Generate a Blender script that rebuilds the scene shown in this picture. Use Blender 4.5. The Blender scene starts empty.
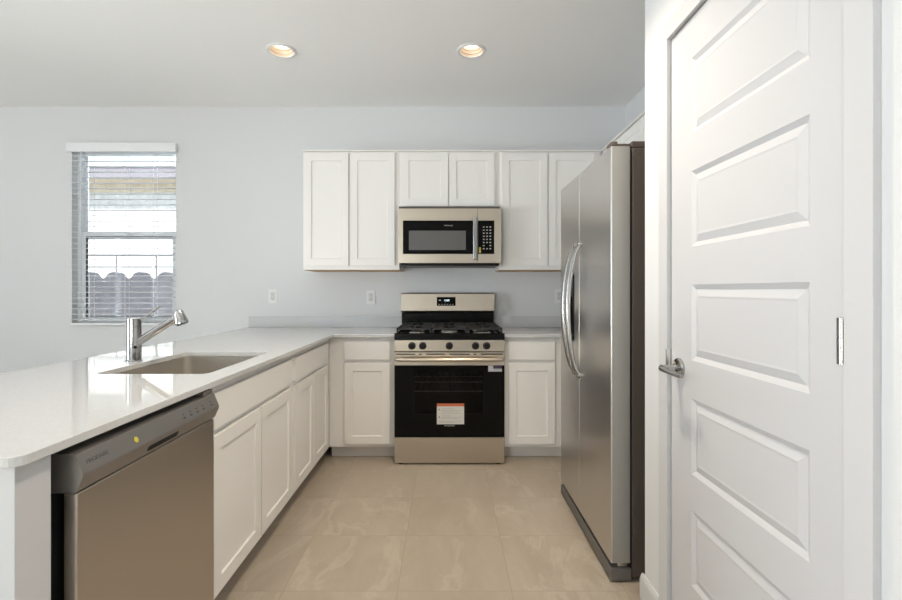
import bpy, bmesh, math, random
from mathutils import Vector, Matrix

random.seed(7)
SC = bpy.context.scene
COL = SC.collection
PI = math.pi

# ------------------------------------------------------------------ camera
CAMX, CAMY, CAMZ = -0.017, -3.85, 1.2
cd = bpy.data.cameras.new('camera')
cam = bpy.data.objects.new('camera', cd)
COL.objects.link(cam)
cam.location = (CAMX, CAMY, CAMZ)
cam.rotation_euler = (PI / 2, 0, 0)
cd.sensor_fit = 'HORIZONTAL'
cd.sensor_width = 36.0
cd.lens = 460.0 / 902.0 * 36.0
cd.shift_x = 4.0 / 902.0
cd.shift_y = -10.0 / 902.0
cd.clip_start = 0.02
SC.camera = cam

# ------------------------------------------------------------------ world, sun, daylight
w = bpy.data.worlds.new('sky')
SC.world = w
w.use_nodes = True
bg = w.node_tree.nodes['Background']
bg.inputs[0].default_value = (0.74, 0.87, 1.0, 1)
bg.inputs[1].default_value = 2.2

def light(name, kind, loc, rot, energy, color, **kw):
    d = bpy.data.lights.new(name, kind)
    d.energy = energy
    d.color = color
    for k, v in kw.items():
        setattr(d, k, v)
    o = bpy.data.objects.new(name, d)
    COL.objects.link(o)
    o.location = loc
    o.rotation_euler = rot
    return o

light('sun', 'SUN', (0, -12, 12), (math.radians(48), 0, math.radians(22)), 5.0, (1, 0.96, 0.9), angle=0.02)
# daylight and added fill at the two glazed openings of the living area behind the camera:
# skylight falling in at the side, plus added area lights tilted upwards to brighten the ceiling
light('daylight_side', 'AREA', (-5.78, -3.9, 1.35), (PI / 2, 0, -PI / 2), 90, (0.94, 0.94, 1.0),
      shape='RECTANGLE', size=2.0, size_y=2.2)
light('ceiling_fill_rear', 'AREA', (-2.17, -6.85, 0.6), (math.radians(165), 0, 0), 150, (1.0, 0.95, 0.84),
      shape='RECTANGLE', size=1.8, size_y=1.2)
light('ceiling_fill_side', 'AREA', (-5.9, -3.9, 0.6), (math.radians(165), 0, -PI / 2), 150, (0.86, 0.94, 1.0),
      shape='RECTANGLE', size=2.0, size_y=1.2)
# unseen area light added above the kitchen window to brighten its reveal
light('window_reveal_fill', 'AREA', (-1.4, 0.95, 3.05), Vector((-1.75, -0.92, -1.45)).to_track_quat('-Z', 'Y').to_euler(), 200, (0.74, 0.86, 1.0),
      shape='RECTANGLE', size=1.8, size_y=0.9)
# added unseen spots without fixtures, brightening floor and base cabinets
for x, p in ((-1.078, 12), (0.14, 96)):
    light('down_spot', 'SPOT', (x, -2.2, 2.72), (0, 0, 0), p, (1.0, 0.86, 0.68), spot_size=math.radians(110), spot_blend=0.7, shadow_soft_size=0.06)
CAN_POWER = 12

vs = SC.view_settings
vs.view_transform = 'Standard'
vs.look = 'None'
vs.exposure = 0.30
vs.gamma = 1.0
vs.use_curve_mapping = False

# ------------------------------------------------------------------ materials
def mat(name, color, rough=0.5, metal=0.0, spec=0.5, emit=None, estr=0.0, coat=0.0):
    m = bpy.data.materials.new(name)
    m.use_nodes = True
    b = m.node_tree.nodes['Principled BSDF']
    b.inputs['Base Color'].default_value = (*color, 1)
    b.inputs['Roughness'].default_value = rough
    b.inputs['Metallic'].default_value = metal
    b.inputs['Specular IOR Level'].default_value = spec
    b.inputs['Coat Weight'].default_value = coat
    if emit:
        b.inputs['Emission Color'].default_value = (*emit, 1)
        b.inputs['Emission Strength'].default_value = estr
    return m

def nodes(m):
    return m.node_tree.nodes, m.node_tree.links, m.node_tree.nodes['Principled BSDF']

def add_noise(m, scale, stretch=(1, 1, 1), bump=0.0, dist=0.001, col=None, detail=3.0, rough=None):
    n, l, b = nodes(m)
    tc = n.new('ShaderNodeTexCoord')
    mp = n.new('ShaderNodeMapping')
    mp.inputs['Scale'].default_value = stretch
    l.new(tc.outputs['Object'], mp.inputs['Vector'])
    nz = n.new('ShaderNodeTexNoise')
    nz.inputs['Scale'].default_value = scale
    nz.inputs['Detail'].default_value = detail
    l.new(mp.outputs['Vector'], nz.inputs['Vector'])
    if bump:
        bp = n.new('ShaderNodeBump')
        bp.inputs['Strength'].default_value = bump
        bp.inputs['Distance'].default_value = dist
        l.new(nz.outputs['Fac'], bp.inputs['Height'])
        l.new(bp.outputs['Normal'], b.inputs['Normal'])
    if col:
        r = n.new('ShaderNodeValToRGB')
        r.color_ramp.elements[0].position = 0.3
        r.color_ramp.elements[1].position = 0.7
        r.color_ramp.elements[0].color = (*col[0], 1)
        r.color_ramp.elements[1].color = (*col[1], 1)
        l.new(nz.outputs['Fac'], r.inputs['Fac'])
        l.new(r.outputs['Color'], b.inputs['Base Color'])
    if rough:
        mr = n.new('ShaderNodeMapRange')
        mr.inputs['To Min'].default_value = rough[0]
        mr.inputs['To Max'].default_value = rough[1]
        l.new(nz.outputs['Fac'], mr.inputs['Value'])
        l.new(mr.outputs['Result'], b.inputs['Roughness'])
    return m

M = {}
M['wall'] = add_noise(mat('wall_paint', (0.71, 0.715, 0.72), 0.7, spec=0.25), 130, bump=0.05, dist=0.001)
M['ceiling'] = add_noise(mat('ceiling_paint', (0.92, 0.915, 0.905), 0.85, spec=0.15), 90, bump=0.06, dist=0.001)
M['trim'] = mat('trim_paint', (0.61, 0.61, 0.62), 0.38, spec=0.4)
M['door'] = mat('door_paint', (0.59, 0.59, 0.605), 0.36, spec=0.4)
M['cabinet'] = add_noise(mat('cabinet_paint', (0.86, 0.84, 0.81), 0.42, spec=0.35), 40, bump=0.01, dist=0.0005)
M['kick'] = mat('toe_kick_paint', (0.80, 0.77, 0.73), 0.5)
M['raw_wood'] = add_noise(mat('raw_wood', (0.5, 0.32, 0.17), 0.6), 12, (1, 8, 8), col=((0.42, 0.26, 0.13), (0.55, 0.37, 0.2)))
M['quartz'] = add_noise(mat('white_quartz', (0.80, 0.80, 0.79), 0.045, spec=0.5), 160,
                        col=((0.61, 0.61, 0.61), (0.66, 0.66, 0.66)))
def steel(name, color, r0, r1, stretch):
    return add_noise(mat(name, color, r0, 1.0), 60, stretch, rough=(r0, r1), detail=2)
M['steel_h'] = steel('brushed_steel_horizontal', (0.53, 0.47, 0.39), 0.27, 0.31, (0.3, 12, 12))
M['steel_f'] = steel('brushed_steel_fridge', (0.64, 0.625, 0.615), 0.29, 0.33, (0.2, 6, 6))
M['steel_dw'] = steel('brushed_steel_dishwasher', (0.53, 0.485, 0.435), 0.30, 0.38, (0.3, 6, 6))
M['steel_sink'] = steel('sink_steel', (0.72, 0.68, 0.62), 0.30, 0.38, (6, 6, 1))
M['panel_grey'] = mat('control_panel_grey', (0.30, 0.285, 0.27), 0.38, 0.75)
M['door_edge'] = mat('fridge_door_edge', (0.40, 0.39, 0.365), 0.42, 0.6)
M['fridge_side'] = add_noise(mat('fridge_side', (0.095, 0.078, 0.066), 0.5, 0.2), 300, bump=0.1, dist=0.0005)
M['fridge_grille'] = mat('fridge_grille', (0.15, 0.14, 0.13), 0.45, 0.3)
M['chrome'] = mat('chrome', (0.44, 0.435, 0.43), 0.12, 1.0)
M['handle_steel'] = mat('handle_steel', (0.33, 0.32, 0.31), 0.26, 1.0)
M['nickel'] = mat('satin_nickel', (0.62, 0.61, 0.60), 0.22, 1.0)
M['black_glass'] = mat('black_glass', (0.004, 0.004, 0.004), 0.08, spec=0.12)
M['black_enamel'] = mat('black_enamel', (0.004, 0.004, 0.004), 0.25, spec=0.15)
M['cast_iron'] = add_noise(mat('cast_iron', (0.012, 0.012, 0.012), 0.5), 400, bump=0.2, dist=0.0005)
M['black_plastic'] = mat('black_plastic', (0.006, 0.006, 0.006), 0.4, spec=0.25)
M['gap'] = mat('dark_gap', (0.01, 0.01, 0.01), 0.8)
M['burner'] = mat('burner_aluminium', (0.55, 0.54, 0.52), 0.35, 1.0)
M['oven_liner'] = mat('oven_liner', (0.07, 0.066, 0.064), 0.45)
M['rack'] = mat('rack_chrome', (0.75, 0.74, 0.72), 0.3, 1.0)
M['mw_screen'] = mat('microwave_screen', (0.085, 0.08, 0.077), 0.22, spec=0.9)
M['plastic_white'] = mat('white_plastic', (0.80, 0.80, 0.79), 0.35)
M['outlet_slot'] = mat('outlet_slot', (0.25, 0.25, 0.25), 0.5)
M['outlet_face'] = mat('outlet_face', (0.66, 0.66, 0.66), 0.4)
M['sticker'] = mat('sticker_paper', (0.62, 0.61, 0.57), 0.5)
M['sticker_white'] = mat('sticker_white', (0.62, 0.62, 0.64), 0.5)
M['sticker_orange'] = mat('sticker_orange', (0.52, 0.13, 0.05), 0.5)
M['sticker_purple'] = mat('sticker_purple', (0.05, 0.03, 0.07), 0.5)
M['ink'] = mat('ink', (0.10, 0.10, 0.10), 0.6)
M['ink_light'] = mat('ink_light', (0.45, 0.44, 0.42), 0.5)
M['yellow'] = mat('yellow_sticker', (0.55, 0.47, 0.05), 0.5)
M['display_text'] = mat('display_digits', (0.6, 0.8, 0.9), 0.5, emit=(0.7, 0.9, 1.0), estr=1.5)
M['baffle'] = mat('baffle_warm_lit', (0.80, 0.66, 0.52), 0.5)  # white baffle, the lamp's warm glow put into its colour
M['lamp'] = mat('lamp_disc', (1, 1, 1), 0.5, emit=(1.0, 0.90, 0.78), estr=2.1)
M['vinyl'] = mat('window_vinyl', (0.80, 0.82, 0.84), 0.4)
M['gasket'] = mat('gasket', (0.03, 0.03, 0.035), 0.6)
M['slat'] = mat('blind_slat', (0.82, 0.83, 0.84), 0.45)
M['cord'] = mat('blind_cord', (0.78, 0.78, 0.79), 0.7)
M['stucco_white'] = add_noise(mat('stucco_white', (0.78, 0.76, 0.73), 0.9), 30, bump=0.2, dist=0.01)
M['tan_soffit_shade'] = add_noise(mat('tan_soffit_shade', (0.60, 0.50, 0.36), 0.9), 6, col=((0.46, 0.38, 0.26), (0.60, 0.51, 0.38)))  # soffit tan, also used as painted shade on the wall below
M['stucco_grey_shade'] = add_noise(mat('stucco_grey_shade', (0.6, 0.58, 0.56), 0.9), 9, col=((0.45, 0.43, 0.42), (0.62, 0.60, 0.57)))  # white wall greyed where its shading fades out below the eave
M['fascia'] = mat('fascia_grey', (0.24, 0.21, 0.23), 0.8)
M['roof_tile'] = add_noise(mat('roof_tile', (0.62, 0.58, 0.55), 0.9), 8, bump=0.3, dist=0.03)
M['block'] = add_noise(mat('garden_block', (0.225, 0.20, 0.215), 0.9), 7, col=((0.085, 0.079, 0.086), (0.115, 0.107, 0.116)))
M['ground'] = add_noise(mat('gravel', (0.5, 0.45, 0.4), 0.95), 60, col=((0.42, 0.38, 0.33), (0.55, 0.5, 0.45)))
M['iron'] = mat('railing_iron', (0.10, 0.09, 0.09), 0.6)

def floor_material():
    m = mat('beige_stone_tile', (0.45, 0.37, 0.28), 0.32, spec=0.4)
    n, l, b = nodes(m)
    tc = n.new('ShaderNodeTexCoord')
    mp = n.new('ShaderNodeMapping')
    mp.inputs['Location'].default_value = (0.67 + 0.455 * 20, 1.191 + 0.413 * 30, 0)
    l.new(tc.outputs['Object'], mp.inputs['Vector'])
    br = n.new('ShaderNodeTexBrick')
    br.offset = 0.0
    br.inputs['Scale'].default_value = 1.0
    br.inputs['Brick Width'].default_value = 0.455
    br.inputs['Row Height'].default_value = 0.413
    br.inputs['Mortar Size'].default_value = 0.0022
    br.inputs['Mortar Smooth'].default_value = 0.3
    br.inputs['Bias'].default_value = 0.0
    br.inputs['Color1'].default_value = (0, 0, 0, 1)
    br.inputs['Color2'].default_value = (1, 1, 1, 1)
    br.inputs['Mortar'].default_value = (0.5, 0.5, 0.5, 1)
    l.new(mp.outputs['Vector'], br.inputs['Vector'])
    # each tile shifts the stone figure so that it breaks at the joints
    off = n.new('ShaderNodeVectorMath'); off.operation = 'MULTIPLY_ADD'
    l.new(br.outputs['Color'], off.inputs[0])
    off.inputs[1].default_value = (9.0, 5.0, 3.0)
    l.new(tc.outputs['Object'], off.inputs[2])
    st = n.new('ShaderNodeMapping')
    st.inputs['Scale'].default_value = (1.7, 0.8, 1.0)
    st.inputs['Rotation'].default_value = (0, 0, 0.45)
    l.new(off.outputs['Vector'], st.inputs['Vector'])
    cl = n.new('ShaderNodeTexNoise')
    cl.inputs['Scale'].default_value = 2.6; cl.inputs['Detail'].default_value = 8
    cl.inputs['Roughness'].default_value = 0.62; cl.inputs['Distortion'].default_value = 1.2
    l.new(st.outputs['Vector'], cl.inputs['Vector'])
    r1 = n.new('ShaderNodeValToRGB')
    r1.color_ramp.elements[0].position = 0.25; r1.color_ramp.elements[0].color = (0.375, 0.315, 0.245, 1)
    r1.color_ramp.elements[1].position = 0.75; r1.color_ramp.elements[1].color = (0.465, 0.40, 0.322, 1)
    l.new(cl.outputs['Fac'], r1.inputs['Fac'])
    # thin pale veins
    vn = n.new('ShaderNodeTexNoise')
    vn.inputs['Scale'].default_value = 1.5; vn.inputs['Detail'].default_value = 10
    vn.inputs['Roughness'].default_value = 0.6; vn.inputs['Distortion'].default_value = 0.5
    l.new(st.outputs['Vector'], vn.inputs['Vector'])
    sub = n.new('ShaderNodeMath'); sub.operation = 'SUBTRACT'; sub.inputs[1].default_value = 0.57
    l.new(vn.outputs['Fac'], sub.inputs[0])
    ab = n.new('ShaderNodeMath'); ab.operation = 'ABSOLUTE'
    l.new(sub.outputs[0], ab.inputs[0])
    r2 = n.new('ShaderNodeValToRGB')
    r2.color_ramp.elements[0].position = 0.0; r2.color_ramp.elements[0].color = (0.36, 0.36, 0.36, 1)
    r2.color_ramp.elements[1].position = 0.035; r2.color_ramp.elements[1].color = (0, 0, 0, 1)
    l.new(ab.outputs[0], r2.inputs['Fac'])
    mx = n.new('ShaderNodeMixRGB'); mx.inputs['Color2'].default_value = (0.57, 0.515, 0.43, 1)
    l.new(r2.outputs['Color'], mx.inputs['Fac'])
    l.new(r1.outputs['Color'], mx.inputs['Color1'])
    gm = n.new('ShaderNodeMixRGB'); gm.inputs['Color2'].default_value = (0.365, 0.305, 0.235, 1)
    l.new(br.outputs['Fac'], gm.inputs['Fac'])
    l.new(mx.outputs['Color'], gm.inputs['Color1'])
    l.new(gm.outputs['Color'], b.inputs['Base Color'])
    bp = n.new('ShaderNodeBump'); bp.inputs['Strength'].default_value = 0.25; bp.inputs['Distance'].default_value = 0.002
    bp.invert = True
    l.new(br.outputs['Fac'], bp.inputs['Height'])
    l.new(bp.outputs['Normal'], b.inputs['Normal'])
    return m
M['floor'] = floor_material()

def glass_material(name, tint, gloss=0.9, rough=0.0, ior=1.45):
    m = bpy.data.materials.new(name)
    m.use_nodes = True
    n, l = m.node_tree.nodes, m.node_tree.links
    n.clear()
    out = n.new('ShaderNodeOutputMaterial')
    tr = n.new('ShaderNodeBsdfTransparent'); tr.inputs[0].default_value = (*tint, 1)
    gl = n.new('ShaderNodeBsdfGlossy'); gl.inputs['Roughness'].default_value = rough
    gl.inputs[0].default_value = (gloss, gloss, gloss, 1)
    fr = n.new('ShaderNodeFresnel'); fr.inputs[0].default_value = ior
    mx = n.new('ShaderNodeMixShader')
    l.new(fr.outputs[0], mx.inputs[0]); l.new(tr.outputs[0], mx.inputs[1]); l.new(gl.outputs[0], mx.inputs[2])
    l.new(mx.outputs[0], out.inputs[0])
    return m
M['pane'] = glass_material('window_glass', (0.96, 0.98, 0.98))
M['oven_glass'] = glass_material('oven_window_glass', (0.55, 0.53, 0.52), gloss=0.6, rough=0.03, ior=1.3)

# ------------------------------------------------------------------ mesh builder
def wl(o):
    v = Vector((0, 0, 0))
    while o is not None:
        v += o.location
        o = o.parent
    return v

ID = lambda u, v, w_: Vector((u, v, w_))
def back_T(y0):                     # faces the camera (-y): u = x, v = z, w = outwards
    return lambda u, v, w_: Vector((u, y0 - w_, v))
def plus_T(x0):                     # faces +x: u = y
    return lambda u, v, w_: Vector((x0 + w_, u, v))
def minus_T(x0):                    # faces -x: u = y
    return lambda u, v, w_: Vector((x0 - w_, u, v))

class MB:
    def __init__(self):
        self.bm = bmesh.new()

    def box(self, a, b, bev=0.0, seg=2, T=ID):
        x0, y0, z0 = a; x1, y1, z1 = b
        vs_ = [self.bm.verts.new(T(x, y, z)) for x in (x0, x1) for y in (y0, y1) for z in (z0, z1)]
        f = [(0, 1, 3, 2), (4, 6, 7, 5), (0, 4, 5, 1), (2, 3, 7, 6), (0, 2, 6, 4), (1, 5, 7, 3)]
        fs = [self.bm.faces.new([vs_[i] for i in q]) for q in f]
        bmesh.ops.recalc_face_normals(self.bm, faces=fs)
        if bev:
            es = list({e for q in fs for e in q.edges})
            bmesh.ops.bevel(self.bm, geom=es, offset=bev, segments=seg, profile=0.5, affect='EDGES')
        return self

    def tube(self, pts, r, seg=16, caps=True, T=ID):
        """round bar along pts; r one radius or one per point"""
        pts = [Vector(T(*p)) for p in pts]
        rs = r if isinstance(r, (list, tuple)) else [r] * len(pts)
        rings = []
        ref = None
        for i, p in enumerate(pts):
            if i == 0: d = pts[1] - pts[0]
            elif i == len(pts) - 1: d = pts[-1] - pts[-2]
            else: d = (pts[i + 1] - p).normalized() + (p - pts[i - 1]).normalized()
            if d.length < 1e-9: d = Vector((0, 0, 1))
            d.normalize()
            if ref is None:
                ref = Vector((0, 0, 1)) if abs(d.z) < 0.9 else Vector((1, 0, 0))
            s = d.cross(ref).normalized()
            t = s.cross(d).normalized()
            ref = t
            rings.append([self.bm.verts.new(p + (s * math.cos(2 * PI * k / seg) + t * math.sin(2 * PI * k / seg)) * rs[i])
                          for k in range(seg)])
        fs = []
        for a, b in zip(rings, rings[1:]):
            for k in range(seg):
                fs.append(self.bm.faces.new((a[k], a[(k + 1) % seg], b[(k + 1) % seg], b[k])))
        if caps:
            fs.append(self.bm.faces.new(rings[0][::-1]))
            fs.append(self.bm.faces.new(rings[-1]))
        bmesh.ops.recalc_face_normals(self.bm, faces=fs)
        return self

    def lathe(self, c, prof, seg=32, axis='z', T=ID, caps=True):
        """prof: (r, h) pairs revolved about axis through c"""
        rings = []
        for r, h in prof:
            ring = []
            for k in range(seg):
                a = 2 * PI * k / seg
                p, q = r * math.cos(a), r * math.sin(a)
                v = {'z': (p, q, h), 'y': (p, h, q), 'x': (h, p, q)}[axis]
                ring.append(self.bm.verts.new(T(c[0] + v[0], c[1] + v[1], c[2] + v[2])))
            rings.append(ring)
        fs = []
        for a, b in zip(rings, rings[1:]):
            for k in range(seg):
                fs.append(self.bm.faces.new((a[k], a[(k + 1) % seg], b[(k + 1) % seg], b[k])))
        if caps and prof[0][0] > 1e-6: fs.append(self.bm.faces.new(rings[0][::-1]))
        if caps and prof[-1][0] > 1e-6: fs.append(self.bm.faces.new(rings[-1]))
        bmesh.ops.recalc_face_normals(self.bm, faces=fs)
        return self

    def prism(self, poly, a, b, T=ID):
        """poly: (p, q) outline; extruded over the first coordinate from a to b: point = T(a, p, q)"""
        A = [self.bm.verts.new(T(a, p, q)) for p, q in poly]
        B = [self.bm.verts.new(T(b, p, q)) for p, q in poly]
        n = len(poly)
        fs = [self.bm.faces.new((A[i], A[(i + 1) % n], B[(i + 1) % n], B[i])) for i in range(n)]
        fs += [self.bm.faces.new(A[::-1]), self.bm.faces.new(B)]
        bmesh.ops.recalc_face_normals(self.bm, faces=fs)
        return self

    def recessed(self, T, u0, u1, v0, v1, w0, w1, ins, depth, slope=0.0, bev=0.0012):
        """slab from w0 to w1 with a rectangular field sunk into its front"""
        l, r, b, t = ins
        def ring(ua, ub, va, vb, w_):
            return [self.bm.verts.new(T(*p, w_)) for p in ((ua, va), (ub, va), (ub, vb), (ua, vb))]
        R = [ring(u0, u1, v0, v1, w0), ring(u0, u1, v0, v1, w1),
             ring(u0 + l, u1 - r, v0 + b, v1 - t, w1),
             ring(u0 + l + slope, u1 - r - slope, v0 + b + slope, v1 - t - slope, w1 - depth)]
        fs = [self.bm.faces.new(R[0][::-1]), self.bm.faces.new(R[3])]
        for a, c in zip(R, R[1:]):
            for k in range(4):
                fs.append(self.bm.faces.new((a[k], a[(k + 1) % 4], c[(k + 1) % 4], c[k])))
        bmesh.ops.recalc_face_normals(self.bm, faces=fs)
        if bev:
            es = [e for e in {e for q in fs for e in q.edges} if e.calc_face_angle(0) > 0.5]
            bmesh.ops.bevel(self.bm, geom=es, offset=bev, segments=2, profile=0.5, affect='EDGES')
        return self

    def build(self, name, m, parent=None, smooth=True):
        me = bpy.data.meshes.new(name)
        off = wl(parent) if parent is not None else Vector((0, 0, 0))
        if off.length:
            bmesh.ops.translate(self.bm, verts=self.bm.verts, vec=-off)
        self.bm.to_mesh(me)
        self.bm.free()
        me.materials.append(m)
        if smooth:
            me.shade_auto(35) if hasattr(me, 'shade_auto') else smooth_mesh(me)
        o = bpy.data.objects.new(name, me)
        COL.objects.link(o)
        o.parent = parent
        if smooth:                      # keep the flat faces flat beside their rounded edges
            wn = o.modifiers.new('weighted_normals', 'WEIGHTED_NORMAL')
            wn.keep_sharp = True
            wn.weight = 100
        return o

def smooth_mesh(me, ang=0.6):
    for p in me.polygons: p.use_smooth = True
    try:
        me.set_sharp_from_angle(angle=ang)
    except Exception:
        pass

def thing(name, loc, label, cat, group=None):
    o = bpy.data.objects.new(name, None)
    COL.objects.link(o)
    o.empty_display_size = 0.1
    o.location = loc
    return tag(o, label, cat, group)

def tag(o, label, cat, group=None):
    o['label'] = label; o['category'] = cat
    if group: o['group'] = group
    return o

def struct(o, label=None):
    o['kind'] = 'structure'
    if label: o['label'] = label
    return o

def relabel(o, label):
    o['label'] = label
    return o

def curve_slab(name, outlines, z0, z1, m, bev=0.0):
    """flat slab with holes; outlines: list of closed point lists (first outside, then holes)"""
    cu = bpy.data.curves.new(name, 'CURVE')
    cu.dimensions = '2D'; cu.fill_mode = 'BOTH'
    cu.extrude = (z1 - z0) / 2 - bev; cu.bevel_depth = bev; cu.bevel_resolution = 2
    cu.offset = -bev
    for pts in outlines:
        s = cu.splines.new('POLY'); s.points.add(len(pts) - 1); s.use_cyclic_u = True
        for p, q in zip(s.points, pts): p.co = (q[0], q[1], 0, 1)
    t = bpy.data.objects.new(name, cu); COL.objects.link(t)
    bpy.context.view_layer.update()
    me = bpy.data.meshes.new_from_object(t.evaluated_get(bpy.context.evaluated_depsgraph_get()))
    bpy.data.objects.remove(t)
    bpy.data.curves.remove(cu)
    me.name = name
    me.materials.clear(); me.materials.append(m)
    for v in me.vertices: v.co.z += (z0 + z1) / 2
    for p in me.polygons: p.use_smooth = False
    o = bpy.data.objects.new(name, me); COL.objects.link(o)
    return o

def lettering(text, size, T, u, v, w_, m, parent, name='lettering', stretch=1.0):
    """flat letters centred at (u, v) on the surface given by T, w_ in front of it"""
    cu = bpy.data.curves.new('text', 'FONT')
    cu.body = text; cu.size = size; cu.align_x = 'CENTER'; cu.align_y = 'CENTER'; cu.extrude = 0.0002
    t = bpy.data.objects.new('text', cu); COL.objects.link(t)
    bpy.context.view_layer.update()
    me = bpy.data.meshes.new_from_object(t.evaluated_get(bpy.context.evaluated_depsgraph_get()))
    bpy.data.objects.remove(t); bpy.data.curves.remove(cu)
    me.name = name; me.materials.clear(); me.materials.append(m)
    off = wl(parent)
    for q in me.vertices: q.co = T(u + q.co.x * stretch, v + q.co.y, w_ + q.co.z) - off
    o = bpy.data.objects.new(name, me); COL.objects.link(o); o.parent = parent
    return o

def rrect(x0, y0, x1, y1, r, seg=6):
    pts = []
    for cx, cy, a0 in ((x1 - r, y1 - r, 0), (x0 + r, y1 - r, 90), (x0 + r, y0 + r, 180), (x1 - r, y0 + r, 270)):
        for k in range(seg + 1):
            a = math.radians(a0 + 90 * k / seg)
            pts.append((cx + r * math.cos(a), cy + r * math.sin(a)))
    return pts

# ------------------------------------------------------------------ the room
CEIL = 2.735
XR, XL, YR = 1.476, -5.6, -6.6
PX = 0.747                      # face of the pantry wall
PY = -2.075                     # its corner beside the refrigerator

def wall(name, T, u0, u1, v0, v1, th, holes, m, extra=None):
    us = sorted({u0, u1, *[h[0] for h in holes], *[h[1] for h in holes]})
    vs_ = sorted({v0, v1, *[h[2] for h in holes], *[h[3] for h in holes]})
    bm = bmesh.new()
    for i in range(len(us) - 1):
        for j in range(len(vs_) - 1):
            cu, cv = (us[i] + us[i + 1]) / 2, (vs_[j] + vs_[j + 1]) / 2
            if any(h[0] < cu < h[1] and h[2] < cv < h[3] for h in holes): continue
            c = [bm.verts.new(T(a, b, k)) for a in (us[i], us[i + 1]) for b in (vs_[j], vs_[j + 1]) for k in (0, -th)]
            for q in [(0, 1, 3, 2), (4, 6, 7, 5), (0, 4, 5, 1), (2, 3, 7, 6), (0, 2, 6, 4), (1, 5, 7, 3)]:
                bm.faces.new([c[k] for k in q])
    bmesh.ops.remove_doubles(bm, verts=bm.verts, dist=1e-5)
    # drop the inner faces between neighbouring cells
    seen = {}
    for f in bm.faces: seen.setdefault(tuple(round(x, 4) for x in f.calc_center_median()), []).append(f)
    bmesh.ops.delete(bm, geom=[f for fs in seen.values() if len(fs) > 1 for f in fs], context='FACES')
    bmesh.ops.recalc_face_normals(bm, faces=bm.faces)
    b = MB(); b.bm.free(); b.bm = bm
    if extra: extra(b)
    return struct(b.build(name, m, smooth=False))

fl = MB().box((XL - 0.15, YR - 0.15, -0.06), (XR + 0.15, 0.15, 0.0)).build('floor', M['floor'], smooth=False)
struct(fl)

LIGHTS = [(-1.078, -0.90), (0.140, -0.90)]
circ = lambda cx, cy, r: [(cx + r * math.cos(2 * PI * k / 40), cy + r * math.sin(2 * PI * k / 40)) for k in range(40)]
ce = curve_slab('ceiling', [[(XL - 0.15, YR - 0.15), (XR + 0.15, YR - 0.15), (XR + 0.15, 0.15), (XL - 0.15, 0.15)]]
                + [circ(x, y, 0.079) for x, y in LIGHTS], CEIL, CEIL + 0.10, M['ceiling'])
struct(ce)
rf = MB().box((XL - 0.3, YR - 0.3, CEIL + 0.22), (XR + 0.3, 0.25, CEIL + 0.3)).build('roof', M['roof_tile'], smooth=False)
struct(rf)

WX0, WX1, WZ0, WZ1 = -3.156, -2.287, 0.905, 2.412
wall('wall_back', back_T(0), XL - 0.15, XR + 0.15, 0, CEIL + 0.1, 0.15, [(WX0, WX1, WZ0, WZ1)], M['wall'])
wall('wall_left', plus_T(XL), YR, 0, 0, CEIL + 0.1, 0.15, [(-4.9, -2.9, 0.25, 2.45)], M['wall'])
wall('wall_right', minus_T(XR), YR, 0, 0, CEIL + 0.1, 0.15, [], M['wall'])
wall('wall_rear', lambda u, v, w_: Vector((u, YR + w_, v)), XL - 0.15, XR + 0.15, 0, CEIL + 0.1, 0.15,
     [(-3.1, -1.25, 0.05, 2.35)], M['wall'])

DY0, DY1, DZ = -2.978, -2.285, 2.051     # pantry door opening
def pantry_return(b):
    b.box((PX + 0.11, PY - 0.11, 0), (XR, PY, CEIL + 0.02))
    b.box((PX + 0.11, -4.6, 0), (XR, -4.49, CEIL + 0.02))
wall('wall_pantry', minus_T(PX), -4.6, PY, 0, CEIL + 0.02, 0.11, [(DY0 - 0.004, DY1 + 0.004, -1, DZ + 0.004)], M['wall'], pantry_return)

# knee wall behind the peninsula cabinets
kw = MB().box((-1.56, -2.985, 0), (-1.45, -0.002, 0.8695)).build('wall_peninsula', M['wall'], smooth=False)
struct(kw)

# glazing of the living area openings behind the camera
def frame_boxes(b, T, u0, u1, v0, v1, fw, w0, w1, bev=0.002):
    b.box((u0, v0, w0), (u0 + fw, v1, w1), bev, T=T)
    b.box((u1 - fw, v0, w0), (u1, v1, w1), bev, T=T)
    b.box((u0 + fw, v0, w0), (u1 - fw, v0 + fw, w1), bev, T=T)
    b.box((u0 + fw, v1 - fw, w0), (u1 - fw, v1, w1), bev, T=T)
    return b
rT = lambda u, v, w_: Vector((u, YR + w_, v))
for nm, T, u0, u1, v0, v1 in (('door_2', rT, -3.1, -1.25, 0.05, 2.35), ('window_2', plus_T(XL), -4.9, -2.9, 0.25, 2.45)):
    b = frame_boxes(MB(), T, u0, u1, v0, v1, 0.06, -0.12, -0.04)
    mid = (u0 + u1) / 2
    b.box((mid - 0.03, v0 + 0.06, -0.12), (mid + 0.03, v1 - 0.06, -0.04), 0.002, T=T)
    f = struct(b.build(nm, M['vinyl']))
    MB().box((u0 + 0.05, v0 + 0.05, -0.085), (u1 - 0.05, v1 - 0.05, -0.079), T=T).build('glass_pane', M['pane'], f, smooth=False)

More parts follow.
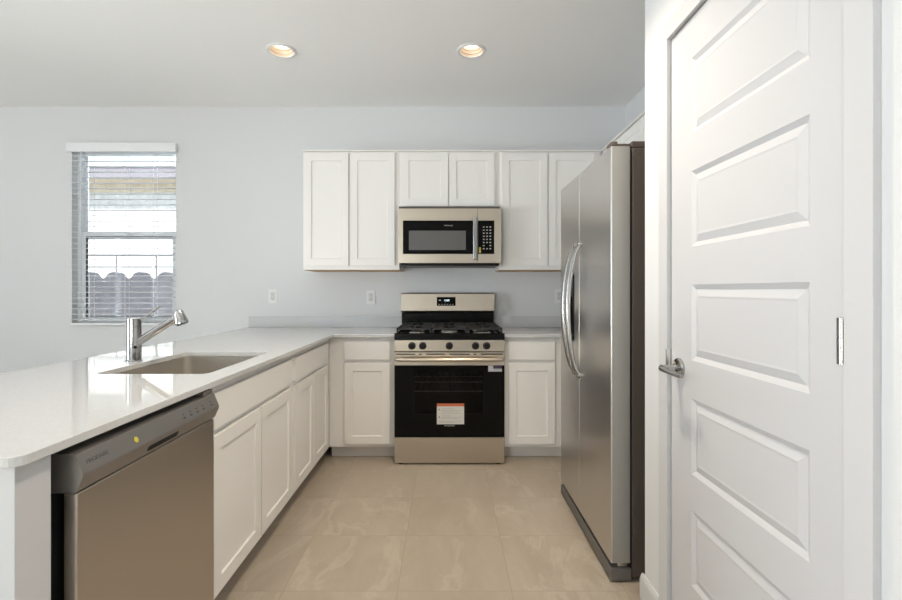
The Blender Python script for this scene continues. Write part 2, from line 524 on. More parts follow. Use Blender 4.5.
# ------------------------------------------------------------------ kitchen window
T = back_T(0)
f = frame_boxes(MB(), T, WX0, WX1, WZ0, WZ1, 0.030, -0.138, -0.058).build('window_1', M['vinyl'])
struct(f)
def sash(name, v0, v1, w0, w1, fw):
    s = frame_boxes(MB(), T, WX0 + 0.030, WX1 - 0.030, v0, v1, fw, w0, w1).build(name, M['vinyl'], f)
    frame_boxes(MB(), T, WX0 + 0.030 + fw, WX1 - 0.030 - fw, v0 + fw, v1 - fw, 0.004, w0 + 0.008, w1 - 0.008, 0).build('gasket', M['gasket'] if name == 'lower_sash' else M['vinyl'], s)
    MB().box((WX0 + 0.034 + fw, v0 + fw + 0.004, (w0 + w1) / 2 - 0.003), (WX1 - 0.034 - fw, v1 - fw - 0.004, (w0 + w1) / 2 + 0.003), T=T
             ).build('glass_pane', M['pane'], s, smooth=False)
    return s
ZM = 1.655
sash('upper_sash', ZM - 0.02, WZ1 - 0.030, -0.128, -0.098, 0.012)
ls = sash('lower_sash', WZ0 + 0.030, ZM + 0.035, -0.096, -0.062, 0.034)
MB().box((-2.75, ZM + 0.006, -0.062), (-2.69, ZM + 0.022, -0.050), 0.003, T=T).build('sash_lock', M['plastic_white'], ls)

# ------------------------------------------------------------------ trim round the pantry door, baseboard
T = minus_T(PX)
CW = 0.0605
b = MB()
b.box((DY1 + 0.003, 0, 0), (DY1 + 0.003 + CW, DZ + 0.003 + CW, 0.0155), 0.0015, T=T)
b.box((DY0 - 0.003 - CW, 0, 0), (DY0 - 0.003, DZ + 0.003 + CW, 0.0155), 0.0015, T=T)
b.box((DY0 - 0.003, DZ + 0.003, 0), (DY1 + 0.003, DZ + 0.003 + CW, 0.0155), 0.0015, T=T)
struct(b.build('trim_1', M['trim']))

prof = [(0, 0), (0.0145, 0), (0.0145, 0.078), (0.010, 0.092), (0.006, 0.1), (0, 0.1)]
b = MB()
b.prism(prof, DY1 + 0.003 + CW, PY + 0.0145, T=lambda a, p, q: Vector((PX - p, a, q)))
b.prism(prof, PX, XR, T=lambda a, p, q: Vector((a, PY + p, q)))
b.prism(prof, -4.6, DY0 - 0.003 - CW, T=lambda a, p, q: Vector((PX - p, a, q)))
struct(b.build('baseboard_right', M['trim']))

# ------------------------------------------------------------------ pantry door
def pantry_door():
    bm = bmesh.new()
    T = minus_T(PX - 0.001)
    y0, y1, z0, z1 = DY0 + 0.003, DY1 - 0.003, 0.008, DZ - 0.003
    pu0, pu1 = y0 + 0.092, y1 - 0.126
    tops = [1.923, 1.571, 1.217, 0.862, 0.514]
    rows = sorted([(t - 0.236, t) for t in tops])
    us = [y0, pu0, pu1, y1]
    vs_ = [z0]
    for r in rows: vs_ += list(r)
    vs_.append(z1)
    quad = lambda *p: bm.faces.new([bm.verts.new(T(*q)) for q in p])
    for i in range(3):
        for j in range(len(vs_) - 1):
            a, c, d, e = us[i], us[i + 1], vs_[j], vs_[j + 1]
            if i == 1 and j % 2 == 1:
                rings = [(0, 0.0), (0.014, -0.0075), (0.036, -0.0012), (0.042, -0.002)]
                for (i0, w0), (i1, w1) in zip(rings, rings[1:]):
                    A = [(a + i0, d + i0, w0), (c - i0, d + i0, w0), (c - i0, e - i0, w0), (a + i0, e - i0, w0)]
                    B = [(a + i1, d + i1, w1), (c - i1, d + i1, w1), (c - i1, e - i1, w1), (a + i1, e - i1, w1)]
                    for k in range(4):
                        quad(A[k], A[(k + 1) % 4], B[(k + 1) % 4], B[k])
                q = rings[-1]
                quad((a + q[0], d + q[0], q[1]), (c - q[0], d + q[0], q[1]), (c - q[0], e - q[0], q[1]), (a + q[0], e - q[0], q[1]))
            else:
                quad((a, d, 0), (c, d, 0), (c, e, 0), (a, e, 0))
    C = [(y0, z0), (y1, z0), (y1, z1), (y0, z1)]
    for k in range(4):
        p, q = C[k], C[(k + 1) % 4]
        quad((*p, 0), (*q, 0), (*q, -0.035), (*p, -0.035))
    quad(*[(*p, -0.035) for p in C])
    bmesh.ops.remove_doubles(bm, verts=bm.verts, dist=1e-5)
    bmesh.ops.recalc_face_normals(bm, faces=bm.faces)
    b = MB(); b.bm.free(); b.bm = bm
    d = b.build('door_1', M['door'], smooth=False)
    struct(d)
    # lever
    hy, hz = -3.85 + 1.508, 0.944
    h = MB().lathe((0, hy, hz), [(0.0, 0.0), (0.033, 0.0), (0.033, 0.006), (0.030, 0.010), (0.014, 0.012), (0.0, 0.012)], 32, 'x',
                   T=lambda x, y, z: Vector((PX - 0.001 - x, y, z))).build('door_lever', M['chrome'], d)
    b = MB()
    b.tube([(PX - 0.012, hy, hz), (PX - 0.056, hy, hz)], 0.0105)
    b.tube([(PX - 0.052, hy + 0.010, hz), (PX - 0.058, hy, hz), (PX - 0.058, hy - 0.045, hz - 0.003), (PX - 0.054, hy - 0.095, hz - 0.006),
            (PX - 0.052, hy - 0.112, hz - 0.006)], [0.0105, 0.012, 0.0095, 0.008, 0.006])
    b.build('lever_arm', M['chrome'], h)
    # latch plate on the edge
    MB().box((PX - 0.0178, DY1 + 0.0005, hz - 0.005), (PX - 0.001, DY1 + 0.006, hz + 0.055), 0.001).build('latch_plate', M['nickel'], d)
    # hinge
    b = MB()
    hx, hyy, hc = PX - 0.0085, -2.9695, 1.102
    for a, c in ((-0.0445, -0.0195), (-0.0185, 0.0075), (0.0085, 0.0445)):
        b.tube([(hx, hyy, hc + a), (hx, hyy, hc + c)], 0.0078, 16)
    b.tube([(hx, hyy, hc - 0.044), (hx, hyy, hc + 0.044)], 0.0068, 16)
    b.box((PX - 0.003, hyy - 0.004, hc - 0.0445), (PX + 0.0, hyy + 0.004, hc + 0.0445))
    b.build('hinge', M['handle_steel'], d)
pantry_door()

# ------------------------------------------------------------------ wall cabinets
DT = 0.0195                       # door thickness
UZ0, UZ1 = 1.352, 2.274
def shaker_door(T, u0, u1, v0, v1, parent, st=0.055):
    return MB().recessed(T, u0, u1, v0, v1, 0.0008, DT, (st, st, st, st), 0.008, 0.002).build('door', M['cabinet'], parent)
def slab_front(T, u0, u1, v0, v1, parent):
    return MB().box((u0, v0, 0.0008), (u1, v1, DT), 0.002, T=T).build('drawer_front', M['cabinet'], parent)

def wall_cabinet(label, u0, u1, z0, z1, doors, T, depth, dz0, dz1, group):
    c = T((u0 + u1) / 2, z0, -depth / 2)
    r = thing('wall_cabinet', c, label, 'cabinet', group)
    MB().box((u0, z0 + 0.004, -depth), (u1, z1, 0), 0.001, T=T).build('cabinet_body', M['cabinet'], r)
    MB().box((u0 + 0.003, z0, -depth), (u1 - 0.003, z0 + 0.004, -0.018), T=T).build('underside', M['raw_wood'], r, smooth=False)
    MB().box((u0, z1 - 0.012, 0), (u1, z1, 0.022), 0.002, T=T).build('top_rail', M['cabinet'], r)
    for a, b_ in doors:
        shaker_door(T, a, b_, dz0, dz1, r)
    return r
UY = -0.305
g = 'white shaker wall cabinets'
T = back_T(UY)
wall_cabinet('white two-door wall cabinet standing between the wall outlets and microwave', -1.125, -0.3835, UZ0, UZ1,
             [(-1.113, -0.773), (-0.759, -0.418)], T, 0.304, 1.386, 2.247, g)
wall_cabinet('short white two-door wall cabinet directly above the microwave', -0.3825, 0.3825, 1.828, UZ1,
             [(-0.366, -0.0075), (-0.001, 0.348)], T, 0.304, 1.842, 2.247, g)
wall_cabinet('tall white two-door wall cabinet between the microwave and the refrigerator', 0.3835, 1.165, UZ0, UZ1,
             [(0.405, 0.752), (0.764, 1.113)], T, 0.304, 1.386, 2.247, g)
T = minus_T(1.186)
wall_cabinet('white wall cabinet in the corner, half hidden behind the refrigerator top', -1.095, -0.330, UZ0, UZ1,
             [(-0.715, -0.365), (-1.075, -0.722)], T, 0.289, 1.386, 2.247, g)
wall_cabinet('white wall cabinet above the refrigerator, showing only as a sliver beside the pantry wall', -2.06, -1.097, 1.84, UZ1,
             [(-1.575, -1.115), (-2.045, -1.582)], T, 0.289, 1.855, 2.247, g)

# ------------------------------------------------------------------ base cabinets
KZ = 0.092
BZ = 0.8695
def base_cabinet(label, T, u0, u1, depth, fronts, doors, hollow=False):
    c = T((u0 + u1) / 2, 0, -depth / 2)
    r = thing('base_cabinet', c, label, 'cabinet', 'white shaker base cabinets')
    b = MB()
    if hollow:
        b.box((u0, KZ, -0.02), (u1, BZ, 0), 0.001, T=T)
        b.box((u0, KZ, -depth), (u0 + 0.018, BZ, -0.02), T=T)
        b.box((u1 - 0.018, KZ, -depth), (u1, BZ, -0.02), T=T)
        b.box((u0 + 0.018, KZ, -depth), (u1 - 0.018, KZ + 0.018, -0.02), T=T)
        b.box((u0 + 0.018, KZ + 0.018, -depth), (u1 - 0.018, BZ, -depth + 0.012), T=T)
    else:
        b.box((u0, KZ, -depth), (u1, BZ, 0), 0.001, T=T)
    b.build('cabinet_body', M['cabinet'], r)
    MB().box((u0, 0.0, -depth), (u1, KZ, -0.075), T=T).build('toe_kick', M['kick'], r, smooth=False)
    for a, c_ in fronts: slab_front(T, a, c_, 0.709, 0.838, r)
    for a, c_ in doors: shaker_door(T, a, c_, 0.118, 0.686, r)
    return r
LT = plus_T(-0.85)
base_cabinet('long white sink base cabinet beside the dishwasher, wide false front over two doors', LT, -2.283, -1.400, 0.595,
             [(-2.243, -1.424)], [(-2.243, -1.836), (-1.826, -1.424)], hollow=True)
base_cabinet('white two-door base cabinet with one drawer, running into the inside corner', LT, -1.399, -0.605, 0.595,
             [(-1.374, -0.695)], [(-1.374, -1.039), (-1.031, -0.695)])
BT = back_T(-0.601)
base_cabinet('narrow white base cabinet in the inside corner, touching the range', BT, -0.849, -0.3835, 0.598,
             [(-0.739, -0.418)], [(-0.739, -0.418)])
base_cabinet('narrow white base cabinet between the range and the refrigerator', BT, 0.3835, 1.474, 0.598,
             [(0.418, 0.744)], [(0.418, 0.744)])
# filler panel closing the end of the peninsula
b = MB().box((-1.449, -2.985, 0), (-0.83, -2.905, BZ), 0.0015).build('end_panel', M['trim'])
tag(b, 'white panel closing the peninsula end beside the dishwasher', 'panel')

# ------------------------------------------------------------------ countertops and splash
CT = 0.89
near_round = [(-0.81 - 0.025 + 0.025 * math.cos(a), -3.0 + 0.025 + 0.025 * math.sin(a)) for a in [-PI / 2 + k * PI / 12 for k in range(7)]]
outer = [(-1.67, -0.002), (-1.67, -3.0)] + near_round + [(-0.81, -0.645), (-0.3845, -0.645), (-0.3845, -0.002)]
SX0, SX1, SY0, SY1 = -1.322, -0.905, -2.150, -1.550
ct = curve_slab('countertop', [outer, rrect(SX0, SY0, SX1, SY1, 0.03)], BZ + 0.0005, CT, M['quartz'], 0.002)
tag(ct, 'glossy white quartz countertop of the peninsula, holding the sink', 'countertop', 'white quartz worktops')
ct2 = MB().box((0.3845, -0.645, BZ + 0.0005), (XR - 0.002, -0.002, CT), 0.002).build('countertop', M['quartz'])
tag(ct2, 'short white quartz countertop between the range and the refrigerator', 'countertop', 'white quartz worktops')
SPZ = 0.979
s1 = MB().box((-1.67, -0.020, CT + 0.0003), (-0.3845, -0.0005, SPZ), 0.0015).build('backsplash', M['quartz'])
tag(s1, 'low white quartz backsplash strip below two outlets, left of the range', 'backsplash', 'white quartz upstands')
s2 = MB().box((0.3845, -0.020, CT + 0.0003), (XR - 0.002, -0.0005, SPZ), 0.0015).build('backsplash', M['quartz'])
tag(s2, 'low white quartz backsplash strip between the range and the refrigerator', 'backsplash', 'white quartz upstands')

# ------------------------------------------------------------------ sink
def sink():
    r = thing('kitchen_sink', (-1.1025, -1.85, 0.66), 'undermount stainless steel sink sunk into the white peninsula countertop', 'sink')
    bm = bmesh.new()
    e = 0.004
    rings = []
    for off, z, rad in ((-0.022, BZ - 0.003, 0.05), (-0.022, BZ, 0.05), (e, BZ, 0.032), (e, 0.700, 0.032), (0.012, 0.682, 0.035),
                        (0.045, 0.676, 0.05)):
        p = rrect(SX0 + off - e * 0, SY0 + off, SX1 - off, SY1 - off, rad)
        rings.append([bm.verts.new((x, y, z)) for x, y in p])
    for x_off, z, rad in ((0.045, 0.673, 0.05), (0.009, 0.678, 0.035), (0.001, 0.698, 0.032), (0.001, BZ - 0.003, 0.032)):
        pass
    n = len(rings[0])
    for a, c in zip(rings, rings[1:]):
        for k in range(n):
            bm.faces.new((a[k], a[(k + 1) % n], c[(k + 1) % n], c[k]))
    bm.faces.new(rings[-1])
    low = []
    for off, z, rad in ((0.0, BZ - 0.003, 0.035), (0.0, 0.698, 0.035), (0.01, 0.676, 0.04), (0.045, 0.672, 0.05)):
        p = rrect(SX0 + off, SY0 + off, SX1 - off, SY1 - off, rad)
        low.append([bm.verts.new((x, y, z)) for x, y in p])
    for a, c in zip([rings[0]] + low, low):
        for k in range(n):
            bm.faces.new((a[k], a[(k + 1) % n], c[(k + 1) % n], c[k]))
    bm.faces.new(low[-1])
    bmesh.ops.recalc_face_normals(bm, faces=bm.faces)
    b = MB(); b.bm.free(); b.bm = bm
    bo = b.build('bowl', M['steel_sink'], r)
    MB().lathe((-1.13, -1.85, 0.6765), [(0.0, 0.002), (0.03, 0.002), (0.044, 0.005), (0.046, 0.0), (0.0, 0.0)]).build('drain', M['chrome'], r)
sink()

# ------------------------------------------------------------------ faucet
def faucet():
    fx, fy = -1.383, -1.842
    r = thing('kitchen_faucet', (fx, fy, CT), 'chrome pull-out kitchen faucet standing behind the sink', 'faucet')
    MB().lathe((fx, fy, 0), [(0.031, CT + 0.0003), (0.031, CT + 0.005), (0.0285, CT + 0.007), (0.0285, CT + 0.150), (0.0265, CT + 0.151),
                             (0.0265, CT + 0.154)], 40).build('body', M['chrome'], r)
    MB().lathe((fx, fy, 0), [(0.0285, CT + 0.1545), (0.0285, CT + 0.184), (0.026, CT + 0.1875), (0.0, CT + 0.1885)], 40).build('cap', M['chrome'], r)
    lv = MB().tube([(fx + 0.020, fy, CT + 0.176), (fx + 0.045, fy, CT + 0.192), (fx + 0.118, fy, CT + 0.240)], [0.005, 0.0042, 0.0036], 12).build('lever', M['chrome'], r)
    MB().tube([(fx + 0.010, fy, CT + 0.078), (fx + 0.184, fy, CT + 0.188)], [0.0175, 0.0150], 24).build('spout', M['chrome'], r)
    h = MB().tube([(fx + 0.1925, fy, CT + 0.221), (fx + 0.193, fy, CT + 0.218), (fx + 0.198, fy, CT + 0.200), (fx + 0.207, fy, CT + 0.172), (fx + 0.2095, fy, CT + 0.163)],
                  [0.014, 0.0175, 0.0225, 0.0275, 0.0265], 28).build('spray_head', M['chrome'], r)
    MB().tube([(fx + 0.209, fy, CT + 0.165), (fx + 0.211, fy, CT + 0.160)], 0.022, 24).build('nozzle', M['black_plastic'], h)
    # small dark set button low on the front of the body
    MB().tube([(fx + 0.018, fy - 0.020, CT + 0.062), (fx + 0.0205, fy - 0.0225, CT + 0.062)], 0.007, 16).build('spray_dock', M['black_plastic'], r)
faucet()

# ------------------------------------------------------------------ dishwasher
def dishwasher():
    y0, y1 = -2.874, -2.298
    r = thing('dishwasher', (-1.10, (y0 + y1) / 2, 0), 'stainless steel dishwasher with grey control panel, built into the peninsula', 'dishwasher')
    MB().box((-1.42, y0 + 0.004, 0.012), (-0.858, y1 - 0.004, 0.850)).build('tub', M['gap'], r, smooth=False)
    MB().box((-0.8575, y0 + 0.012, 0.012), (-0.845, y1 - 0.012, 0.1), 0.002).build('toe_panel', M['gap'], r)
    d = MB().box((-0.832, y0, 0.115), (-0.803, y1, 0.7675), 0.004, 3).build('door', M['steel_dw'], r)
    prof = [(-0.856, 0.769), (-0.806, 0.769), (-0.801, 0.772), (-0.7875, 0.803), (-0.7875, 0.810), (-0.803, 0.849), (-0.808, 0.852), (-0.856, 0.852)]
    cp = MB().prism(prof, y0 - 0.002, y1 + 0.002, T=lambda a, p, q: Vector((p, a, q))).build('control_panel', M['panel_grey'], r)
    # raised cap at the far end of the panel top
    MB().box((-0.850, y1 - 0.055, 0.8522), (-0.809, y1 + 0.001, 0.866), 0.001).build('panel_cap', M['panel_grey'], cp)
    # facets of the panel
    def facet(a, c, off):
        (xa, za), (xc, zc) = a, c
        L = math.hypot(xc - xa, zc - za)
        nx, nz = (zc - za) / L, -(xc - xa) / L
        return lambda u, v, w_: Vector((xa + (xc - xa) * v / L + nx * (w_ + off), u, za + (zc - za) * v / L + nz * (w_ + off)))
    up = facet((-0.7875, 0.810), (-0.803, 0.849), 0)
    lo = facet((-0.801, 0.772), (-0.7875, 0.803), 0)
    lettering('FRIGIDAIRE', 0.0125, up, -2.826, 0.020, 0.0003, M['ink'], cp)
    b = MB()
    b.prism([(p, q) for p, q in rrect(-2.655, 0.008, -2.520, 0.024, 0.006, 4)], 0, 0.0012, T=lambda a, p, q: lo(p, q, a - 0.0006))
    b.build('handle_pocket', M['gap'], cp, smooth=False)
    b = MB()
    b.prism(circ(-2.700, 0.017, 0.0075), 0, 0.0006, T=lambda a, p, q: up(p, q, a))
    relabel(b.build('sticker', M['yellow'], cp, smooth=False), 'small round yellow sticker')
    for k, y in enumerate((-2.49, -2.455, -2.42, -2.385, -2.335)):
        b = MB()
        b.box((y - 0.006, 0.010, 0), (y + 0.006, 0.016, 0.0005), T=up)
        b.box((y - 0.004, 0.022, 0), (y + 0.004, 0.026, 0.0005), T=up)
        b.build('button', M['ink'], cp, smooth=False)
dishwasher()

# ------------------------------------------------------------------ range
def kitchen_range():
    r = thing('gas_range', (0, -0.35, 0), 'freestanding stainless steel gas range with black oven door, below the microwave', 'range')
    X = 0.3785
    FY = -0.69
    T = back_T(FY)
    # carcass, hollow round the oven
    b = MB()
    b.box((-X, -0.648, 0.018), (-X + 0.06, -0.015, 0.866), 0.001)
    b.box((X - 0.06, -0.648, 0.018), (X, -0.015, 0.866), 0.001)
    b.box((-X + 0.06, -0.06, 0.018), (X - 0.06, -0.015, 0.866))
    b.box((-X + 0.06, -0.648, 0.018), (X - 0.06, -0.06, 0.20))
    b.box((-X + 0.06, -0.648, 0.76), (X - 0.06, -0.06, 0.866))
    b.build('carcass', M['fridge_side'], r)
    liner = MB()
    liner.box((-X + 0.061, -0.64, 0.201), (-X + 0.068, -0.068, 0.759))
    liner.box((X - 0.068, -0.64, 0.201), (X - 0.061, -0.068, 0.759))
    liner.box((-X + 0.068, -0.068, 0.201), (X - 0.068, -0.0615, 0.759))
    liner.build('oven_cavity', M['oven_liner'], r, smooth=False)
    for z in (0.555, 0.49):
        rk = MB()
        for y in [-0.62, -0.08]:
            rk.tube([(-X + 0.069, y, z), (X - 0.069, y, z)], 0.0035, 8)
        for k in range(15):
            x = -0.29 + k * 0.58 / 14
            rk.tube([(x, -0.62, z), (x, -0.08, z)], 0.0018, 6)
        rk.build('oven_rack', M['rack'], r)
    # drawer
    MB().box((-X, 0.010, -0.041), (X, 0.186, 0), 0.003, T=T).build('storage_drawer', M['steel_h'], r)
    for sx in (-1, 1):
        for y in (-0.66, -0.06):
            MB().lathe((sx * (X - 0.04), y, 0), [(0.018, 0.0), (0.018, 0.010), (0.010, 0.0115), (0.010, 0.019)], 16).build('foot', M['black_plastic'], r)
    # oven door
    dz0, dz1, gz = 0.190, 0.772, 0.681
    wx0, wx1, wz0, wz1 = -0.242, 0.228, 0.355, 0.640
    d = MB()
    d.box((-X, dz0, -0.040), (wx0, gz, 0.0), 0.0015, T=T)
    d.box((wx1, dz0, -0.040), (X, gz, 0.0), 0.0015, T=T)
    d.box((wx0 - 0.002, dz0, -0.040), (wx1 + 0.002, wz0, 0.0), 0.0, T=T)
    d.box((wx0 - 0.002, wz1, -0.040), (wx1 + 0.002, gz, 0.0), 0.0, T=T)
    d = d.build('oven_door', M['black_glass'], r)
    MB().box((wx0 - 0.001, wz0 - 0.001, -0.006), (wx1 + 0.001, wz1 + 0.001, -0.001), T=T).build('window_glass', M['oven_glass'], d, smooth=False)
    tb = MB().box((-X, gz + 0.001, -0.040), (X, dz1, 0.0), 0.002, T=T).build('top_band', M['steel_h'], d)
    for a, c in ((-X + 0.012, -0.235), (-0.21, -0.19), (-0.16, -0.03), (0.0, 0.14), (0.165, 0.185), (0.215, X - 0.012)):
        MB().box((a, dz1 - 0.017, -0.002), (c, dz1 - 0.009, 0.0006), T=T).build('vent_slot', M['gap'], tb, smooth=False)
    hb = MB()
    hb.tube([(-0.365, 0.728, 0.036), (-0.355, 0.728, 0.045), (-0.30, 0.728, 0.052), (0, 0.728, 0.055), (0.30, 0.728, 0.052), (0.355, 0.728, 0.045), (0.365, 0.728, 0.036)],
            [0.011, 0.0135, 0.0145, 0.0145, 0.0145, 0.0135, 0.011], 20, T=T)
    for sx in (-1, 1): hb.box((sx * 0.345 - 0.014, 0.719, 0.0), (sx * 0.345 + 0.014, 0.737, 0.044), 0.003, T=T)
    hb.build('door_handle', M['steel_h'], d)
    # stickers on the door
    sx0, sx1, sz0, sz1 = -0.0865, 0.1005, 0.278, 0.421
    s = MB().box((sx0, sz0, 0.0003), (sx1, sz1, 0.0009), T=T).build('warning_sticker', M['sticker'], d, smooth=False)
    MB().box((sx0, sz1 - 0.020, 0.001), (sx1, sz1, 0.0014), T=T).build('sticker_band', M['sticker_orange'], s, smooth=False)
    b = MB()
    for k, (x0, x1, z) in enumerate([(0.035, 0.12, 0.034), (0.035, 0.165, 0.046), (0.035, 0.15, 0.056), (0.035, 0.165, 0.066),
                                     (0.035, 0.10, 0.084), (0.035, 0.165, 0.094), (0.035, 0.14, 0.104), (0.015, 0.165, 0.122), (0.015, 0.12, 0.130)]):
        b.box((sx0 + x0, sz1 - z - 0.0035, 0.001), (sx0 + x1, sz1 - z, 0.0013), T=T)
    b.build('sticker_print', M['ink_light'], s, smooth=False)
    for z in (0.040, 0.092):
        MB().prism([(sx0 + 0.011, sz1 - z - 0.006), (sx0 + 0.024, sz1 - z - 0.006), (sx0 + 0.0175, sz1 - z + 0.006)], 0.001, 0.0013,
                   T=lambda a, p, q: T(p, q, a)).build('warning_symbol', M['ink'], s, smooth=False)
    e = MB().box((0.266, 0.640, 0.0003), (0.360, 0.681, 0.0009), T=T).build('energy_label', M['sticker_white'], d, smooth=False)
    MB().box((0.300, 0.660, 0.001), (0.360, 0.681, 0.0013), T=T).build('label_band', M['sticker_purple'], e, smooth=False)
    b = MB()
    for k in range(3): b.box((0.303, 0.644 + k * 0.005, 0.001), (0.352, 0.6465 + k * 0.005, 0.0013), T=T)
    b.build('label_print', M['ink_light'], e, smooth=False)
    lettering('FRIGIDAIRE', 0.014, T, 0.0, 0.268, 0.0004, M['ink_light'], d)
    # control panel and knobs
    cp = MB()
    cp.box((-X, 0.778, -0.030), (X, 0.8555, 0.0), 0.002, T=T)
    cp = cp.build('control_panel', M['steel_h'], r)
    for px in (411.9, 422.8, 449.3, 475.4, 486.6):
        x = (px - 447) / 145.6 + CAMX
        k = MB().lathe((x, FY, 0.8165), [(0.0255, 0.0006), (0.0255, 0.005), (0.0215, 0.007), (0.0195, 0.026), (0.017, 0.029), (0.0, 0.029)], 28, 'y',
                       T=lambda a, b_, c: Vector((a, 2 * FY - b_, c))).build('knob', M['black_plastic'], r)
        MB().box((x - 0.0035, 0.800, 0.0293), (x + 0.0035, 0.833, 0.034), 0.0015, T=T).build('grip', M['black_plastic'], k)
    # cooktop
    ck = MB()
    ck.box((-X - 0.001, -0.694, 0.858), (X + 0.001, -0.02, 0.884), 0.004)
    ck.prism([(-0.694, 0.880), (-0.694, 0.898), (-0.684, 0.903), (-0.672, 0.896), (-0.672, 0.880)], -X, X, T=lambda a, p, q: Vector((a, p, q)))
    ck.box((-X, -0.69, 0.88), (-X + 0.012, -0.10, 0.898), 0.003)
    ck.box((X - 0.012, -0.69, 0.88), (X, -0.10, 0.898), 0.003)
    ck = ck.build('cooktop', M['black_enamel'], r)
    for x, y, rad in ((-0.235, -0.53, 0.046), (0.235, -0.53, 0.052), (-0.235, -0.24, 0.038), (0.235, -0.24, 0.042), (0.0, -0.385, 0.05)):
        bn = MB().lathe((x, y, 0.884), [(rad + 0.012, 0.0003), (rad + 0.010, 0.008), (rad, 0.016), (0.0, 0.016)], 28).build('burner', M['burner'], r)
        MB().lathe((x, y, 0.884), [(rad - 0.004, 0.0163), (rad - 0.003, 0.022), (rad - 0.008, 0.025), (0.0, 0.025)], 28).build('burner_cap', M['cast_iron'], bn)
    for x0, x1 in ((-0.366, -0.124), (-0.120, 0.120), (0.124, 0.366)):
        gb = MB()
        zt, zb = 0.938, 0.924
        ya, yb = -0.672, -0.108
        for y in (ya, (ya + yb) / 2 - 0.006, yb - 0.012):
            gb.box((x0, y, zb), (x1, y + 0.012, zt), 0.003)
        for x in (x0, x1 - 0.012):
            gb.box((x, ya, zb), (x + 0.012, yb, zt), 0.003)
        cx = (x0 + x1) / 2
        gb.box((cx - 0.005, ya, zb), (cx + 0.005, ya + 0.23, zt), 0.002)
        gb.box((cx - 0.005, yb - 0.23, zb), (cx + 0.005, yb, zt), 0.002)
        for y in (-0.53, -0.24):
            gb.box((x0, y - 0.005, zb), (cx - 0.04, y + 0.005, zt), 0.002)
            gb.box((cx + 0.04, y - 0.005, zb), (x1, y + 0.005, zt), 0.002)
        for x in (x0, x1 - 0.014):
            for y in (ya, yb - 0.014):
                gb.box((x, y, 0.8995 if False else 0.8985), (x + 0.014, y + 0.014, zb + 0.002), 0.002)
        gb.build('burner_grate', M['cast_iron'], r)
    # backguard
    BX = -0.011
    MB().box((-X + 0.002 + BX, -0.085, 0.8915), (X - 0.002 + BX, -0.024, 1.01), 0.003).build('backguard_riser', M['black_enamel'], r)
    bgd = MB().prism([(-0.024, 1.0105), (-0.088, 1.0105), (-0.116, 1.032), (-0.100, 1.168), (-0.092, 1.176), (-0.024, 1.176)], -X, X,
                     T=lambda a, p, q: Vector((a + BX, p, q))).build('backguard', M['steel_h'], r)
    a0, c0 = (-0.116, 1.032), (-0.100, 1.168)
    L = math.hypot(c0[0] - a0[0], c0[1] - a0[1])
    sl = lambda u, v, w_: Vector((u + BX, a0[0] + (c0[0] - a0[0]) * v / L - w_ * 0.99, a0[1] + (c0[1] - a0[1]) * v / L - w_ * 0.136))
    ds = MB().box((-0.089, 0.040, 0.0), (0.064, 0.112, 0.002), 0.001, T=sl).build('display', M['black_glass'], bgd)
    lettering('12:00', 0.020, sl, -0.008, 0.084, 0.0022, M['display_text'], bgd, 'display_digits')
    for k in range(6):
        MB().box((-0.074 + k * 0.022, 0.050, 0.002), (-0.064 + k * 0.022, 0.054, 0.0024), T=sl).build('touch_button', M['ink_light'], ds, smooth=False)
    MB().box((-0.074, 0.082, 0.002), (-0.055, 0.089, 0.0024), T=sl).build('touch_button', M['ink_light'], ds, smooth=False)
kitchen_range()

